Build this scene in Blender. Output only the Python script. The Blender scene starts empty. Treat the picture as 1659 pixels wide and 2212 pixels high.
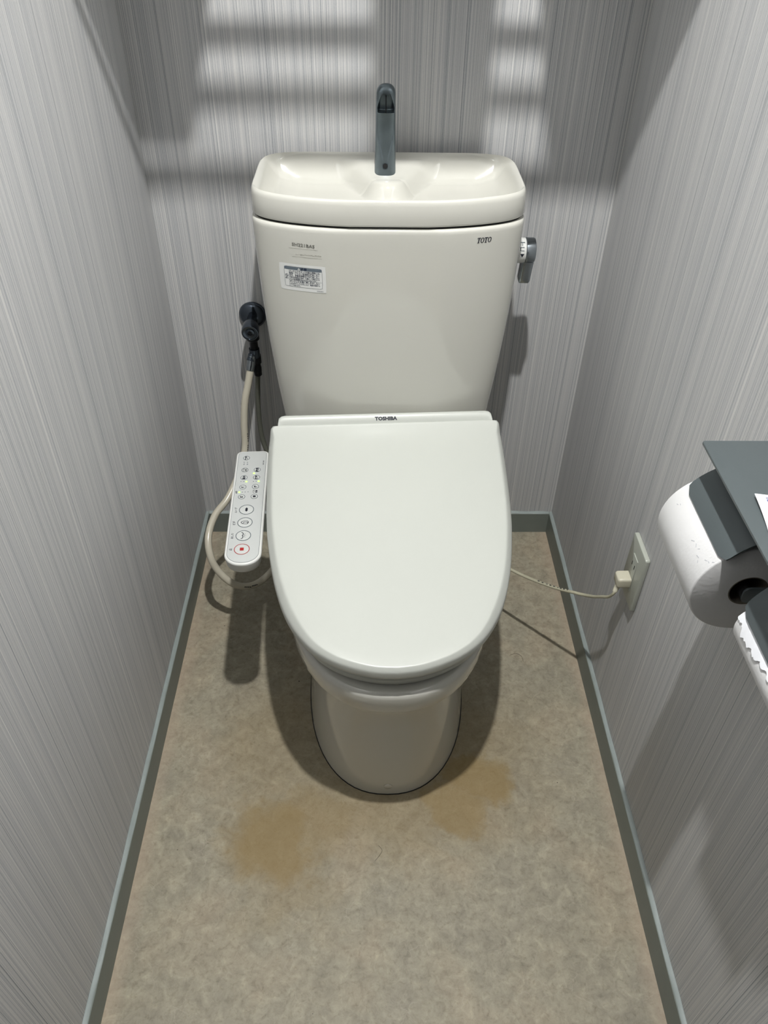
import bpy, math, random
from mathutils import Vector, Matrix
random.seed(7)
S = bpy.context.scene
COL = S.collection
PI = math.pi

# ------------------------------------------------------------------ camera
cam_d = bpy.data.cameras.new('camera')
cam_d.sensor_fit = 'VERTICAL'; cam_d.sensor_height = 24.0
cam_d.lens = 1705.62 / 2212 * 24.0
cam_d.clip_start = 0.02
cam = bpy.data.objects.new('camera', cam_d); COL.objects.link(cam)
right = Vector((0.99985866, -0.01185852, 0.01191825))
down = Vector((0.00124535, -0.65469576, -0.75589146))
fwd = Vector((0.01676658, 0.75579947, -0.65458846))
m3 = Matrix((right, -down, -fwd)).transposed()
cam.matrix_world = Matrix.Translation((-0.02176, -1.45234, 1.31597)) @ m3.to_4x4()
S.camera = cam

# ------------------------------------------------------------------ world + exposure
w = bpy.data.worlds.new('world'); S.world = w; w.use_nodes = True
w.node_tree.nodes['Background'].inputs[0].default_value = (0.01, 0.01, 0.01, 1)
S.view_settings.view_transform = 'Standard'
S.view_settings.look = 'None'
S.view_settings.exposure = 0.0
S.view_settings.gamma = 1.0
S.view_settings.use_curve_mapping = False

LAMP = Vector((0.03, -0.93, 2.30))      # the ceiling downlight
ld = bpy.data.lights.new('downlight', 'SPOT'); ld.spot_size = math.radians(172); ld.spot_blend = 0.1; ld.shadow_soft_size = 0.021; ld.energy = 121.0; ld.color = (1.0, 0.995, 0.975)
lo_ = bpy.data.objects.new('downlight', ld); COL.objects.link(lo_)
lo_.location = LAMP

# ------------------------------------------------------------------ materials
MATS = {}
def new_mat(name):
    m = bpy.data.materials.new(name); m.use_nodes = True
    nt = m.node_tree; b = nt.nodes['Principled BSDF']
    MATS[name] = m
    return m, nt, b
ALB = 0.82      # overall reflectance of the surfaces
def srgb(r, g, b):
    f = lambda c: (c/255/12.92) if c/255 <= 0.04045 else ((c/255+0.055)/1.055)**2.4
    return (f(r)*ALB, f(g)*ALB, f(b)*ALB, 1)
def plain(name, col, rough=0.5, metal=0.0, spec=0.5, var=0.06, vscale=14.0, bump=0.0, bscale=300.0, coat=0.0):
    m, nt, b = new_mat(name)
    N = nt.nodes; L = nt.links
    tc = N.new('ShaderNodeTexCoord')
    nz = N.new('ShaderNodeTexNoise'); nz.inputs['Scale'].default_value = vscale; nz.inputs['Detail'].default_value = 4
    L.new(tc.outputs['Object'], nz.inputs['Vector'])
    mx = N.new('ShaderNodeMix'); mx.data_type = 'RGBA'
    mx.inputs['A'].default_value = tuple(c*(1-var) for c in col[:3]) + (1,)
    mx.inputs['B'].default_value = tuple(min(1, c*(1+var)) for c in col[:3]) + (1,)
    L.new(nz.outputs['Fac'], mx.inputs['Factor'])
    L.new(mx.outputs['Result'], b.inputs['Base Color'])
    b.inputs['Roughness'].default_value = rough
    b.inputs['Metallic'].default_value = metal
    b.inputs['Specular IOR Level'].default_value = spec
    b.inputs['Coat Weight'].default_value = coat
    b.inputs['Coat Roughness'].default_value = 0.08
    if bump:
        n2 = N.new('ShaderNodeTexNoise'); n2.inputs['Scale'].default_value = bscale; n2.inputs['Detail'].default_value = 3
        L.new(tc.outputs['Object'], n2.inputs['Vector'])
        bp = N.new('ShaderNodeBump'); bp.inputs['Strength'].default_value = bump; bp.inputs['Distance'].default_value = 0.001
        L.new(n2.outputs['Fac'], bp.inputs['Height']); L.new(bp.outputs['Normal'], b.inputs['Normal'])
    return m
def emit(name, col, strength):
    m, nt, b = new_mat(name)
    b.inputs['Base Color'].default_value = col
    b.inputs['Emission Color'].default_value = col
    b.inputs['Emission Strength'].default_value = strength
    return m

def math_n(nt, op, a, b=None, c=None):
    n = nt.nodes.new('ShaderNodeMath'); n.operation = op
    for i, v in enumerate((a, b, c)):
        if v is None: continue
        if isinstance(v, (int, float)): n.inputs[i].default_value = v
        else: nt.links.new(v, n.inputs[i])
    return n.outputs[0]
def noise_n(nt, vec, scale, detail=2.0, rough=0.5, dist=0.0):
    n = nt.nodes.new('ShaderNodeTexNoise')
    n.inputs['Scale'].default_value = scale; n.inputs['Detail'].default_value = detail
    n.inputs['Roughness'].default_value = rough; n.inputs['Distortion'].default_value = dist
    nt.links.new(vec, n.inputs['Vector'])
    return n
def ramp_n(nt, fac, stops, interp='LINEAR'):
    r = nt.nodes.new('ShaderNodeValToRGB'); r.color_ramp.interpolation = interp
    e = r.color_ramp.elements
    while len(e) < len(stops): e.new(0.5)
    for el, (p, c) in zip(e, stops):
        el.position = p; el.color = c if len(c) == 4 else tuple(c) + (1,)
    nt.links.new(fac, r.inputs[0])
    return r.outputs[0]
def mix_n(nt, fac, a, b, blend='MIX'):
    n = nt.nodes.new('ShaderNodeMix'); n.data_type = 'RGBA'; n.blend_type = blend
    for key, v in (('Factor', fac), ('A', a), ('B', b)):
        if isinstance(v, (int, float)): n.inputs[key].default_value = v
        elif isinstance(v, tuple): n.inputs[key].default_value = v
        else: nt.links.new(v, n.inputs[key])
    return n.outputs['Result']

def wallpaper(name, axis):
    """vinyl wallpaper: fine vertical threads of light and dark grey, embossed"""
    m, nt, b = new_mat(name)
    tc = nt.nodes.new('ShaderNodeTexCoord')
    sp = nt.nodes.new('ShaderNodeSeparateXYZ'); nt.links.new(tc.outputs['Object'], sp.inputs[0])
    u = sp.outputs[axis]; z = sp.outputs[2]
    def vec(su, sz, off):
        c = nt.nodes.new('ShaderNodeCombineXYZ')
        nt.links.new(math_n(nt, 'MULTIPLY', u, su), c.inputs[0])
        nt.links.new(math_n(nt, 'MULTIPLY', z, sz), c.inputs[1])
        c.inputs[2].default_value = off
        return c.outputs[0]
    a1 = noise_n(nt, vec(880, 0.10, 0.3), 1.0, 0.0).outputs['Fac']      # main threads
    a2 = noise_n(nt, vec(1750, 0.30, 5.3), 1.0, 0.0).outputs['Fac']     # fine threads
    a5 = noise_n(nt, vec(320, 0.10, 7.7), 1.0, 0.0).outputs['Fac']      # bunching of the threads
    a3 = noise_n(nt, vec(9, 1.5, 9.3), 1.0, 2.0).outputs['Fac']
    a4 = noise_n(nt, vec(900, 420.0, 2.3), 1.0, 1.0).outputs['Fac']     # embossed grain
    s = math_n(nt, 'ADD', math_n(nt, 'MULTIPLY', a1, 0.52), math_n(nt, 'MULTIPLY', a2, 0.26))
    s = math_n(nt, 'ADD', s, math_n(nt, 'MULTIPLY', a4, 0.08))
    s = math_n(nt, 'ADD', s, math_n(nt, 'MULTIPLY', a5, 0.14))
    s = math_n(nt, 'ADD', s, math_n(nt, 'MULTIPLY', math_n(nt, 'SUBTRACT', a3, 0.5), 0.03))
    col = ramp_n(nt, s, [(0.27, srgb(134, 138, 142)), (0.37, srgb(173, 176, 179)), (0.45, srgb(199, 200, 202)), (0.54, srgb(208, 208, 208)),
                         (0.62, srgb(220, 219, 217)), (0.72, srgb(240, 239, 236))])
    nt.links.new(col, b.inputs['Base Color'])
    b.inputs['Roughness'].default_value = 0.62
    b.inputs['Specular IOR Level'].default_value = 0.35
    bp = nt.nodes.new('ShaderNodeBump'); bp.inputs['Strength'].default_value = 0.35; bp.inputs['Distance'].default_value = 0.0012
    nt.links.new(s, bp.inputs['Height']); nt.links.new(bp.outputs['Normal'], b.inputs['Normal'])
    return m
wallpaper('wallpaper_x', 0); wallpaper('wallpaper_y', 1)

def floor_material():
    m, nt, b = new_mat('vinyl_floor')
    tc = nt.nodes.new('ShaderNodeTexCoord'); P = tc.outputs['Object']
    big = noise_n(nt, P, 7.0, 3.0, 0.55, 0.6).outputs['Fac']
    mid = noise_n(nt, P, 40.0, 6.0, 0.65, 0.9).outputs['Fac']
    fine = noise_n(nt, P, 140.0, 4.0, 0.65, 0.4).outputs['Fac']
    base = ramp_n(nt, mid, [(0.30, srgb(129, 125, 109)), (0.45, srgb(160, 154, 135)), (0.56, srgb(175, 169, 148)), (0.72, srgb(200, 192, 168))])
    tone = ramp_n(nt, big, [(0.32, srgb(161, 154, 140)), (0.5, srgb(171, 163, 144)), (0.68, srgb(184, 168, 145))])
    col = mix_n(nt, 0.45, base, tone)
    fcol = ramp_n(nt, fine, [(0.3, (0.74, 0.73, 0.70)), (0.48, (1, 1, 1)), (0.75, (1.0, 1.0, 1.0))])
    col = mix_n(nt, 0.8, col, fcol, 'MULTIPLY')
    flk = noise_n(nt, P, 78.0, 6.0, 0.72, 0.7).outputs['Fac']
    fl2 = ramp_n(nt, flk, [(0.33, (0.80, 0.79, 0.77)), (0.47, (0.98, 0.98, 0.98)), (0.56, (1, 1, 1)), (0.68, (1.16, 1.15, 1.12))])
    col = mix_n(nt, 0.85, col, fl2, 'MULTIPLY')
    # pale curled chips of the printed pattern
    warp = nt.nodes.new('ShaderNodeVectorMath'); warp.operation = 'ADD'
    wn = noise_n(nt, P, 30.0, 3.0)
    wsc = nt.nodes.new('ShaderNodeVectorMath'); wsc.operation = 'SCALE'; wsc.inputs['Scale'].default_value = 0.035
    nt.links.new(wn.outputs['Color'], wsc.inputs[0])
    nt.links.new(P, warp.inputs[0]); nt.links.new(wsc.outputs[0], warp.inputs[1])
    vo = nt.nodes.new('ShaderNodeTexVoronoi'); vo.feature = 'DISTANCE_TO_EDGE'; vo.inputs['Scale'].default_value = 38.0
    nt.links.new(warp.outputs[0], vo.inputs['Vector'])
    vein = ramp_n(nt, vo.outputs['Distance'], [(0.0, (1, 1, 1)), (0.035, (0, 0, 0))])
    gate = ramp_n(nt, noise_n(nt, P, 18.0, 2.0).outputs['Fac'], [(0.52, (0, 0, 0)), (0.62, (1, 1, 1))])
    vf = math_n(nt, 'MULTIPLY', math_n(nt, 'MULTIPLY', vein, gate), 0.22)
    col = mix_n(nt, vf, col, srgb(214, 203, 184))
    # ochre stains where the floor has yellowed around the foot of the toilet
    sp = nt.nodes.new('ShaderNodeSeparateXYZ'); nt.links.new(P, sp.inputs[0])
    dn = noise_n(nt, P, 13.0, 5.0, 0.6)
    ds = nt.nodes.new('ShaderNodeSeparateColor'); nt.links.new(dn.outputs['Color'], ds.inputs[0])
    X = math_n(nt, 'ADD', sp.outputs[0], math_n(nt, 'MULTIPLY', math_n(nt, 'SUBTRACT', ds.outputs[0], 0.5), 0.13))
    Y = math_n(nt, 'ADD', sp.outputs[1], math_n(nt, 'MULTIPLY', math_n(nt, 'SUBTRACT', ds.outputs[1], 0.5), 0.13))
    def blob(cx, cy, rx, ry, amt, soft=0.45):
        dx = math_n(nt, 'DIVIDE', math_n(nt, 'SUBTRACT', X, cx), rx)
        dy = math_n(nt, 'DIVIDE', math_n(nt, 'SUBTRACT', Y, cy), ry)
        d = math_n(nt, 'SQRT', math_n(nt, 'ADD', math_n(nt, 'MULTIPLY', dx, dx), math_n(nt, 'MULTIPLY', dy, dy)))
        mr = nt.nodes.new('ShaderNodeMapRange'); mr.interpolation_type = 'SMOOTHSTEP'
        mr.inputs['From Min'].default_value = 1.0 + soft; mr.inputs['From Max'].default_value = 1.0 - soft
        mr.inputs['To Min'].default_value = 0.0; mr.inputs['To Max'].default_value = amt
        nt.links.new(d, mr.inputs['Value'])
        return mr.outputs['Result']
    tot = None
    for args in ((-0.185, -0.795, 0.082, 0.085, 0.70, 0.45), (-0.115, -0.755, 0.095, 0.070, 0.52, 0.6), (0.180, -0.675, 0.070, 0.062, 0.70, 0.40),
                 (0.125, -0.745, 0.066, 0.050, 0.66, 0.40), (0.01, -0.735, 0.20, 0.09, 0.40, 0.7), (-0.20, -0.62, 0.10, 0.14, 0.30, 0.7), (0.06, -0.62, 0.20, 0.16, 0.40, 0.7),
                 (-0.155, -0.885, 0.075, 0.050, 0.30, 0.7)):
        o = blob(*args)
        tot = o if tot is None else math_n(nt, 'MAXIMUM', tot, o)
    col = mix_n(nt, tot, col, srgb(150, 124, 70))
    ed = math_n(nt, 'ADD', math_n(nt, 'ABSOLUTE', sp.outputs[0]), math_n(nt, 'MULTIPLY', math_n(nt, 'SUBTRACT', ds.outputs[2], 0.5), 0.03))
    er = nt.nodes.new('ShaderNodeMapRange'); er.inputs['From Min'].default_value = 0.385; er.inputs['From Max'].default_value = 0.412; er.inputs['To Max'].default_value = 0.45
    nt.links.new(ed, er.inputs['Value'])
    col = mix_n(nt, er.outputs['Result'], col, srgb(200, 178, 156))
    # dark specks of grit
    v2 = nt.nodes.new('ShaderNodeTexVoronoi'); v2.inputs['Scale'].default_value = 24.0; v2.inputs['Randomness'].default_value = 1.0
    nt.links.new(P, v2.inputs['Vector'])
    rs = nt.nodes.new('ShaderNodeSeparateColor'); nt.links.new(v2.outputs['Color'], rs.inputs[0])
    rad = math_n(nt, 'MULTIPLY', rs.outputs[0], 0.036)
    spk = math_n(nt, 'LESS_THAN', v2.outputs['Distance'], rad)
    spk = math_n(nt, 'MULTIPLY', spk, math_n(nt, 'GREATER_THAN', rs.outputs[1], 0.40))
    col = mix_n(nt, math_n(nt, 'MULTIPLY', spk, 0.85), col, srgb(45, 40, 34))
    nt.links.new(col, b.inputs['Base Color'])
    b.inputs['Roughness'].default_value = 0.55
    b.inputs['Specular IOR Level'].default_value = 0.35
    hb = math_n(nt, 'ADD', math_n(nt, 'MULTIPLY', fine, 0.5), math_n(nt, 'MULTIPLY', mid, 0.5))
    bp = nt.nodes.new('ShaderNodeBump'); bp.inputs['Strength'].default_value = 0.25; bp.inputs['Distance'].default_value = 0.002
    nt.links.new(hb, bp.inputs['Height']); nt.links.new(bp.outputs['Normal'], b.inputs['Normal'])
    return m
floor_material()

plain('ceiling_white', (0.60, 0.60, 0.59), 0.8)
plain('baseboard_vinyl', srgb(130, 138, 132), 0.5, bump=0.1, bscale=200, var=0.08, vscale=40)
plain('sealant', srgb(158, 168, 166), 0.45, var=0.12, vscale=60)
plain('ceramic', srgb(228, 227, 218), 0.06, spec=0.5, var=0.01, coat=0.3)
plain('plastic_white', srgb(214, 217, 210), 0.30, var=0.01)
plain('plastic_panel', srgb(236, 237, 233), 0.33, var=0.01)
plain('membrane', srgb(210, 213, 211), 0.40, var=0.02)
plain('button_face', srgb(216, 219, 216), 0.40, var=0.02)
plain('print_grey', srgb(86, 98, 106), 0.6)
plain('print_dark', srgb(28, 32, 48), 0.6)
plain('print_navy', srgb(40, 50, 74), 0.6)
plain('print_red', srgb(176, 30, 28), 0.6)
plain('print_faint', srgb(134, 134, 126), 0.6)
plain('print_fainter', srgb(168, 166, 154), 0.6)
plain('sticker_white', srgb(248, 249, 246), 0.4, var=0.01)
plain('sticker_band', srgb(112, 124, 134), 0.5)
plain('chrome_dull', srgb(178, 186, 192), 0.14, metal=1.0, var=0.10, vscale=60, bump=0.03)
plain('faucet_metal', srgb(128, 140, 146), 0.34, metal=0.8, var=0.22, vscale=45, bump=0.12, bscale=180)
plain('valve_metal', srgb(92, 100, 110), 0.15, metal=0.9, var=0.2, vscale=80)
plain('valve_dark', srgb(34, 36, 40), 0.35, metal=0.6, var=0.2)
plain('dark_hole', srgb(12, 13, 15), 0.7)
plain('hose_cream', srgb(214, 208, 190), 0.22, var=0.04)
plain('hose_grey', srgb(110, 112, 102), 0.5, metal=0.4, var=0.25, vscale=500)
plain('cord_cream', srgb(196, 192, 168), 0.45, var=0.03)
plain('outlet_cream', srgb(184, 188, 178), 0.30, var=0.02)
plain('plug_cream', srgb(208, 204, 184), 0.40, var=0.04)
plain('holder_paint', srgb(84, 92, 94), 0.42, var=0.05, bump=0.05, bscale=500)
plain('paper', srgb(236, 236, 236), 0.9, spec=0.1, var=0.01, bump=0.25, bscale=260)
plain('paper_torn', srgb(240, 242, 246), 0.9, spec=0.1, var=0.01)
plain('paper_shade', srgb(196, 198, 204), 0.9)
plain('core_card', srgb(120, 112, 100), 0.9)
plain('note_paper', srgb(240, 241, 244), 0.7, var=0.01)
plain('ink_blue', srgb(96, 108, 170), 0.7)
plain('rod_white', srgb(220, 220, 216), 0.4)
plain('carton', srgb(206, 204, 198), 0.8)
plain('hair_dark', srgb(92, 84, 70), 0.6)
emit('led_green', (0.40, 1.0, 0.15, 1), 1.7)
emit('lamp_glow', (1.0, 0.985, 0.95, 1), 3.0)

# ------------------------------------------------------------------ mesh helpers
class MB:
    def __init__(s): s.v = []; s.f = []; s.m = []
    def add(s, v, f, mat=0):
        o = len(s.v); s.v += [tuple(p) for p in v]
        for q in f: s.f.append(tuple(i+o for i in q)); s.m.append(mat)
        return s
    def loft(s, rings, cap0=True, cap1=True, mat=0, closed=True):
        n = len(rings[0]); v = [p for r in rings for p in r]; f = []
        for k in range(len(rings)-1):
            for i in range(n if closed else n-1):
                j = (i+1) % n
                f.append((k*n+i, k*n+j, (k+1)*n+j, (k+1)*n+i))
        if cap0: f.append(tuple(range(n-1, -1, -1)))
        if cap1: f.append(tuple((len(rings)-1)*n+i for i in range(n)))
        return s.add(v, f, mat)
    def rbox(s, c, size, r=0.002, b=0.001, axis=2, mat=0, seg=4):
        """box with rounded corners seen along axis and bevelled end faces"""
        ax = {2: (0, 1, 2), 0: (1, 2, 0), 1: (2, 0, 1)}[axis]
        hx, hy, hz = size[ax[0]]/2, size[ax[1]]/2, size[ax[2]]/2
        def ring(h, inset):
            pts = []
            x, y, rr = hx-inset, hy-inset, max(r-inset, 0.0002)
            for cx, cy, a0 in ((x-rr, y-rr, 0), (-x+rr, y-rr, 90), (-x+rr, -y+rr, 180), (x-rr, -y+rr, 270)):
                for k in range(seg+1):
                    a = math.radians(a0+90*k/seg)
                    p = [0, 0, 0]; p[ax[0]] = c[ax[0]]+cx+rr*math.cos(a); p[ax[1]] = c[ax[1]]+cy+rr*math.sin(a); p[ax[2]] = c[ax[2]]+h
                    pts.append(tuple(p))
            return pts
        b = min(b, hz*0.9)
        return s.loft([ring(-hz, b), ring(-hz+b*0.3, b*0.3), ring(-hz+b, 0), ring(hz-b, 0), ring(hz-b*0.3, b*0.3), ring(hz, b)], mat=mat)
    def lathe(s, prof, o, axis, n=32, mat=0, cap0=True, cap1=True):
        a = Vector(axis).normalized(); t = Vector((0, 0, 1)) if abs(a.z) < 0.9 else Vector((1, 0, 0))
        u = a.cross(t).normalized(); vv = a.cross(u); o = Vector(o)
        rings = []
        for r, h in prof:
            rings.append([tuple(o + a*h + (u*math.cos(2*PI*i/n) + vv*math.sin(2*PI*i/n))*r) for i in range(n)])
        return s.loft(rings, cap0, cap1, mat)
    def tube(s, pts, r, n=12, mat=0, sub=6, flat=None):
        P = spline(pts, sub); rings = []; T0 = None; U = None
        for i, p in enumerate(P):
            t = (P[min(i+1, len(P)-1)] - P[max(i-1, 0)]).normalized()
            if U is None:
                U = t.orthogonal().normalized()
            else:
                U = (U - t*U.dot(t)).normalized()
            V = t.cross(U)
            rr = r(i/(len(P)-1)) if callable(r) else r
            rings.append([tuple(p + U*math.cos(2*PI*k/n)*rr + V*math.sin(2*PI*k/n)*rr*(flat or 1)) for k in range(n)])
        return s.loft(rings, mat=mat)
    def text(s, body, size, fn, mat=0, align='CENTER', width=None, bold=0.0, shear=0.0):
        v, f = text_geo(body, align, bold, shear)
        xs = [p[0] for p in v]; ys = [p[1] for p in v]
        k = size
        kx = width/(max(xs)-min(xs)) if width else k
        cx = (max(xs)+min(xs))/2 if align == 'CENTER' else min(xs)
        cy = 0.36
        return s.add([fn((x-cx)*kx, (y-cy)*k) for x, y in v], f, mat)
def spline(pts, sub=6):
    P = [Vector(p) for p in pts]
    if sub <= 1: return P
    out = []
    for i in range(len(P)-1):
        p0 = P[max(i-1, 0)]; p1 = P[i]; p2 = P[i+1]; p3 = P[min(i+2, len(P)-1)]
        for k in range(sub):
            t = k/sub
            out.append(0.5*((2*p1) + (p2-p0)*t + (2*p0-5*p1+4*p2-p3)*t*t + (3*p1-p0-3*p2+p3)*t**3))
    out.append(P[-1])
    return out
_tcache = {}
def text_geo(body, align, bold, shear):
    key = (body, bold, shear)
    if key in _tcache: return _tcache[key]
    c = bpy.data.curves.new('glyphs', 'FONT'); c.body = body; c.resolution_u = 2; c.size = 1.0; c.offset = bold; c.shear = shear
    o = bpy.data.objects.new('glyphs', c); COL.objects.link(o)
    me = bpy.data.meshes.new_from_object(o.evaluated_get(bpy.context.evaluated_depsgraph_get()))
    v = [(p.co.x, p.co.y) for p in me.vertices]; f = [tuple(q.vertices) for q in me.polygons]
    bpy.data.objects.remove(o); bpy.data.curves.remove(c); bpy.data.meshes.remove(me)
    _tcache[key] = (v, f)
    return v, f

ORG = {}
def link(name, mb, mats, parent=None, angle=38, smooth=True):
    """one mesh object, its origin at the middle of its bounds; parts hang under their parent"""
    v = mb.v
    lo = Vector((min(p[i] for p in v) for i in range(3))); hi = Vector((max(p[i] for p in v) for i in range(3)))
    c = Vector(((lo.x+hi.x)/2, (lo.y+hi.y)/2, (lo.z+hi.z)/2))
    if parent is None: c.z = lo.z
    me = bpy.data.meshes.new(name)
    me.from_pydata([(p[0]-c.x, p[1]-c.y, p[2]-c.z) for p in v], [], mb.f)
    mats = mats if isinstance(mats, (list, tuple)) else [mats]
    for m in mats: me.materials.append(MATS[m])
    me.polygons.foreach_set('material_index', mb.m)
    if smooth:
        me.shade_smooth(); me.set_sharp_from_angle(angle=math.radians(angle))
    me.update()
    o = bpy.data.objects.new(name, me); COL.objects.link(o)
    if parent is not None:
        o.parent = parent; o.location = c - ORG[parent.name]
    else: o.location = c
    ORG[o.name] = c
    return o
def tag(o, label, cat, group=None):
    o['label'] = label; o['category'] = cat
    if group: o['group'] = group
    return o
def thing(name, label, cat, loc, rotz=0.0, local=False, group=None):
    o = bpy.data.objects.new(name, None); COL.objects.link(o)
    o.empty_display_size = 0.05
    o.location = loc; o.rotation_euler = (0, 0, rotz)
    ORG[o.name] = Vector((0, 0, 0)) if local else Vector(loc)
    return tag(o, label, cat, group)
def struct(name, mb, mats, parent=None, **k):
    o = link(name, mb, mats, parent, **k)
    if parent is None:
        # walls keep world coordinates for their patterns
        c = ORG[o.name].copy()
        for vtx in o.data.vertices: vtx.co += c
        o.location = (0, 0, 0); ORG[o.name] = Vector((0, 0, 0))
        o['kind'] = 'structure'
    return o
def sstep(a, b, x):
    if a == b: return 1.0 if x >= a else 0.0
    t = max(0.0, min(1.0, (x-a)/(b-a))); return t*t*(3-2*t)
def box(mb, x0, x1, y0, y1, z0, z1, mat=0):
    v = [(x0, y0, z0), (x1, y0, z0), (x1, y1, z0), (x0, y1, z0), (x0, y0, z1), (x1, y0, z1), (x1, y1, z1), (x0, y1, z1)]
    return mb.add(v, [(3, 2, 1, 0), (4, 5, 6, 7), (0, 1, 5, 4), (1, 2, 6, 5), (2, 3, 7, 6), (3, 0, 4, 7)], mat)

# ------------------------------------------------------------------ the room
H = 0.42; YF = -1.55; ZC = 2.316; T = 0.05
mb = MB(); box(mb, -H-T, H+T, YF-T, T, -T, 0); struct('floor', mb, 'vinyl_floor', smooth=False)
mb = MB(); box(mb, -H-T, H+T, YF-T, T, ZC, ZC+T); struct('ceiling', mb, 'ceiling_white', smooth=False)
mb = MB(); box(mb, -H-T, H+T, 0, T, 0, ZC); struct('wall_back', mb, 'wallpaper_x', smooth=False)
mb = MB(); box(mb, -H-T, -H, YF, 0, 0, ZC); struct('wall_left', mb, 'wallpaper_y', smooth=False)
mb = MB(); box(mb, H, H+T, YF, 0, 0, ZC); struct('wall_right', mb, 'wallpaper_y', smooth=False)
TB, HB = 0.0078, 0.0591
def board(name, pts_in, pts_out):
    """skirting strip: slightly wavy lower edge, soft top edge"""
    mb = MB(); n = 48; rings = []
    for k in range(n+1):
        t = k/n
        a = Vector(pts_in[0]).lerp(Vector(pts_in[1]), t); b = Vector(pts_out[0]).lerp(Vector(pts_out[1]), t)
        d = (b-a); wob = 0.0005*math.sin(t*37)+0.0004*math.sin(t*91+1.3)
        rings.append([tuple(a), tuple(a + d*(1+wob*20)), tuple(a + d*(1+wob*6) + Vector((0, 0, HB-0.0006))), tuple(a + d*0.92 + Vector((0, 0, HB))), tuple(a + Vector((0, 0, HB)))])
    mb.loft(rings)
    o = struct(name, mb, 'baseboard_vinyl', angle=25)
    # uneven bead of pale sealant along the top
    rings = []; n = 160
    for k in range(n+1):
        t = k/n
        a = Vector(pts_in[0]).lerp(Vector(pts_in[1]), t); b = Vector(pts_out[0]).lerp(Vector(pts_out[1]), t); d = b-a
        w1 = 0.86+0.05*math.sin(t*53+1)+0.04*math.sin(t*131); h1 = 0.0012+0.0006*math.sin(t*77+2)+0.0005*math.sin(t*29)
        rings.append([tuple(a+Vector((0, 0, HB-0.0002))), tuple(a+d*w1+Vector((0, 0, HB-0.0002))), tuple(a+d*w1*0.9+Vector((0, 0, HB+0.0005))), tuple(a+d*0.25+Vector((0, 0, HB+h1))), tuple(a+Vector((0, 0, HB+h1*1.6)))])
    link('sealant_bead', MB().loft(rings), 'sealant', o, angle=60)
    return o
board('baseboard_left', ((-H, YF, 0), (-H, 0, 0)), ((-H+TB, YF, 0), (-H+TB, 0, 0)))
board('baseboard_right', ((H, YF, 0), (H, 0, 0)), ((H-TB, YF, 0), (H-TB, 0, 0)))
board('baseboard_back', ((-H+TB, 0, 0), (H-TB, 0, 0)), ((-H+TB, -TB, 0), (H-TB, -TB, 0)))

# ------------------------------------------------------------------ ceiling downlight (the light of the room)
lamp = thing('ceiling_lamp', 'small round downlight on the ceiling above the front of the toilet', 'lamp', (LAMP.x, LAMP.y, ZC))
mb = MB().lathe([(0.040, 0.0), (0.062, 0.0), (0.062, 0.010), (0.056, 0.014), (0.044, 0.014), (0.040, 0.010)], (LAMP.x, LAMP.y, ZC), (0, 0, -1), 48, cap0=False, cap1=False)
link('trim_ring', mb, 'rod_white', lamp)
mb = MB().lathe([(0.0, 0.0), (0.0435, 0.0), (0.0435, 0.0015), (0.0, 0.0015)], (LAMP.x, LAMP.y, ZC-0.006), (0, 0, -1), 40, cap0=False, cap1=False)
link('diffuser', mb, 'lamp_glow', lamp)
# ------------------------------------------------------------------ rod shelf overhead with boxes (casts the barred shadow on the wall)
ZS = 1.50
shelf = thing('rod_shelf', 'white rod shelf across the stall above the tank', 'shelf', (0, -0.24, ZS-0.02))
for yy in (-0.42, -0.370, -0.329, -0.285, -0.240, -0.195, -0.150, -0.105, -0.060):
    mb = MB().lathe([(0.0, 0.0), (0.0086, 0.0), (0.0086, 0.83), (0.0, 0.83)], (-0.415, yy, ZS), (1, 0, 0), 16, cap0=False, cap1=False)
    link('rod', mb, 'rod_white', shelf)
for sx in (-1, 1):
    mb = MB().rbox((sx*0.4165, -0.24, ZS), (0.007, 0.40, 0.024), 0.004, 0.001, axis=0)
    link('end_bracket', mb, 'rod_white', shelf)
def carton(label, x0, x1, y0, y1, h):
    t = thing('storage_box', label, 'box', ((x0+x1)/2, (y0+y1)/2, ZS+0.0088), group=None)
    z0 = ZS+0.0088
    link('box_body', MB().rbox(((x0+x1)/2, (y0+y1)/2, z0+h*0.4), (x1-x0, y1-y0, h*0.8), 0.004, 0.002), 'carton', t)
    link('box_lid', MB().rbox(((x0+x1)/2, (y0+y1)/2, z0+h*0.8+0.02), (x1-x0+0.006, y1-y0+0.006, 0.04), 0.005, 0.003), 'rod_white', t)
carton('wide pale box at the left end of the overhead rod shelf', -0.400, -0.172, -0.410, -0.05, 0.20)
carton('narrow pale box in the middle of the overhead rod shelf', 0.001, 0.112, -0.418, -0.05, 0.18)
carton('wide pale box at the right end of the overhead rod shelf', 0.171, 0.400, -0.436, -0.05, 0.22)

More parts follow.
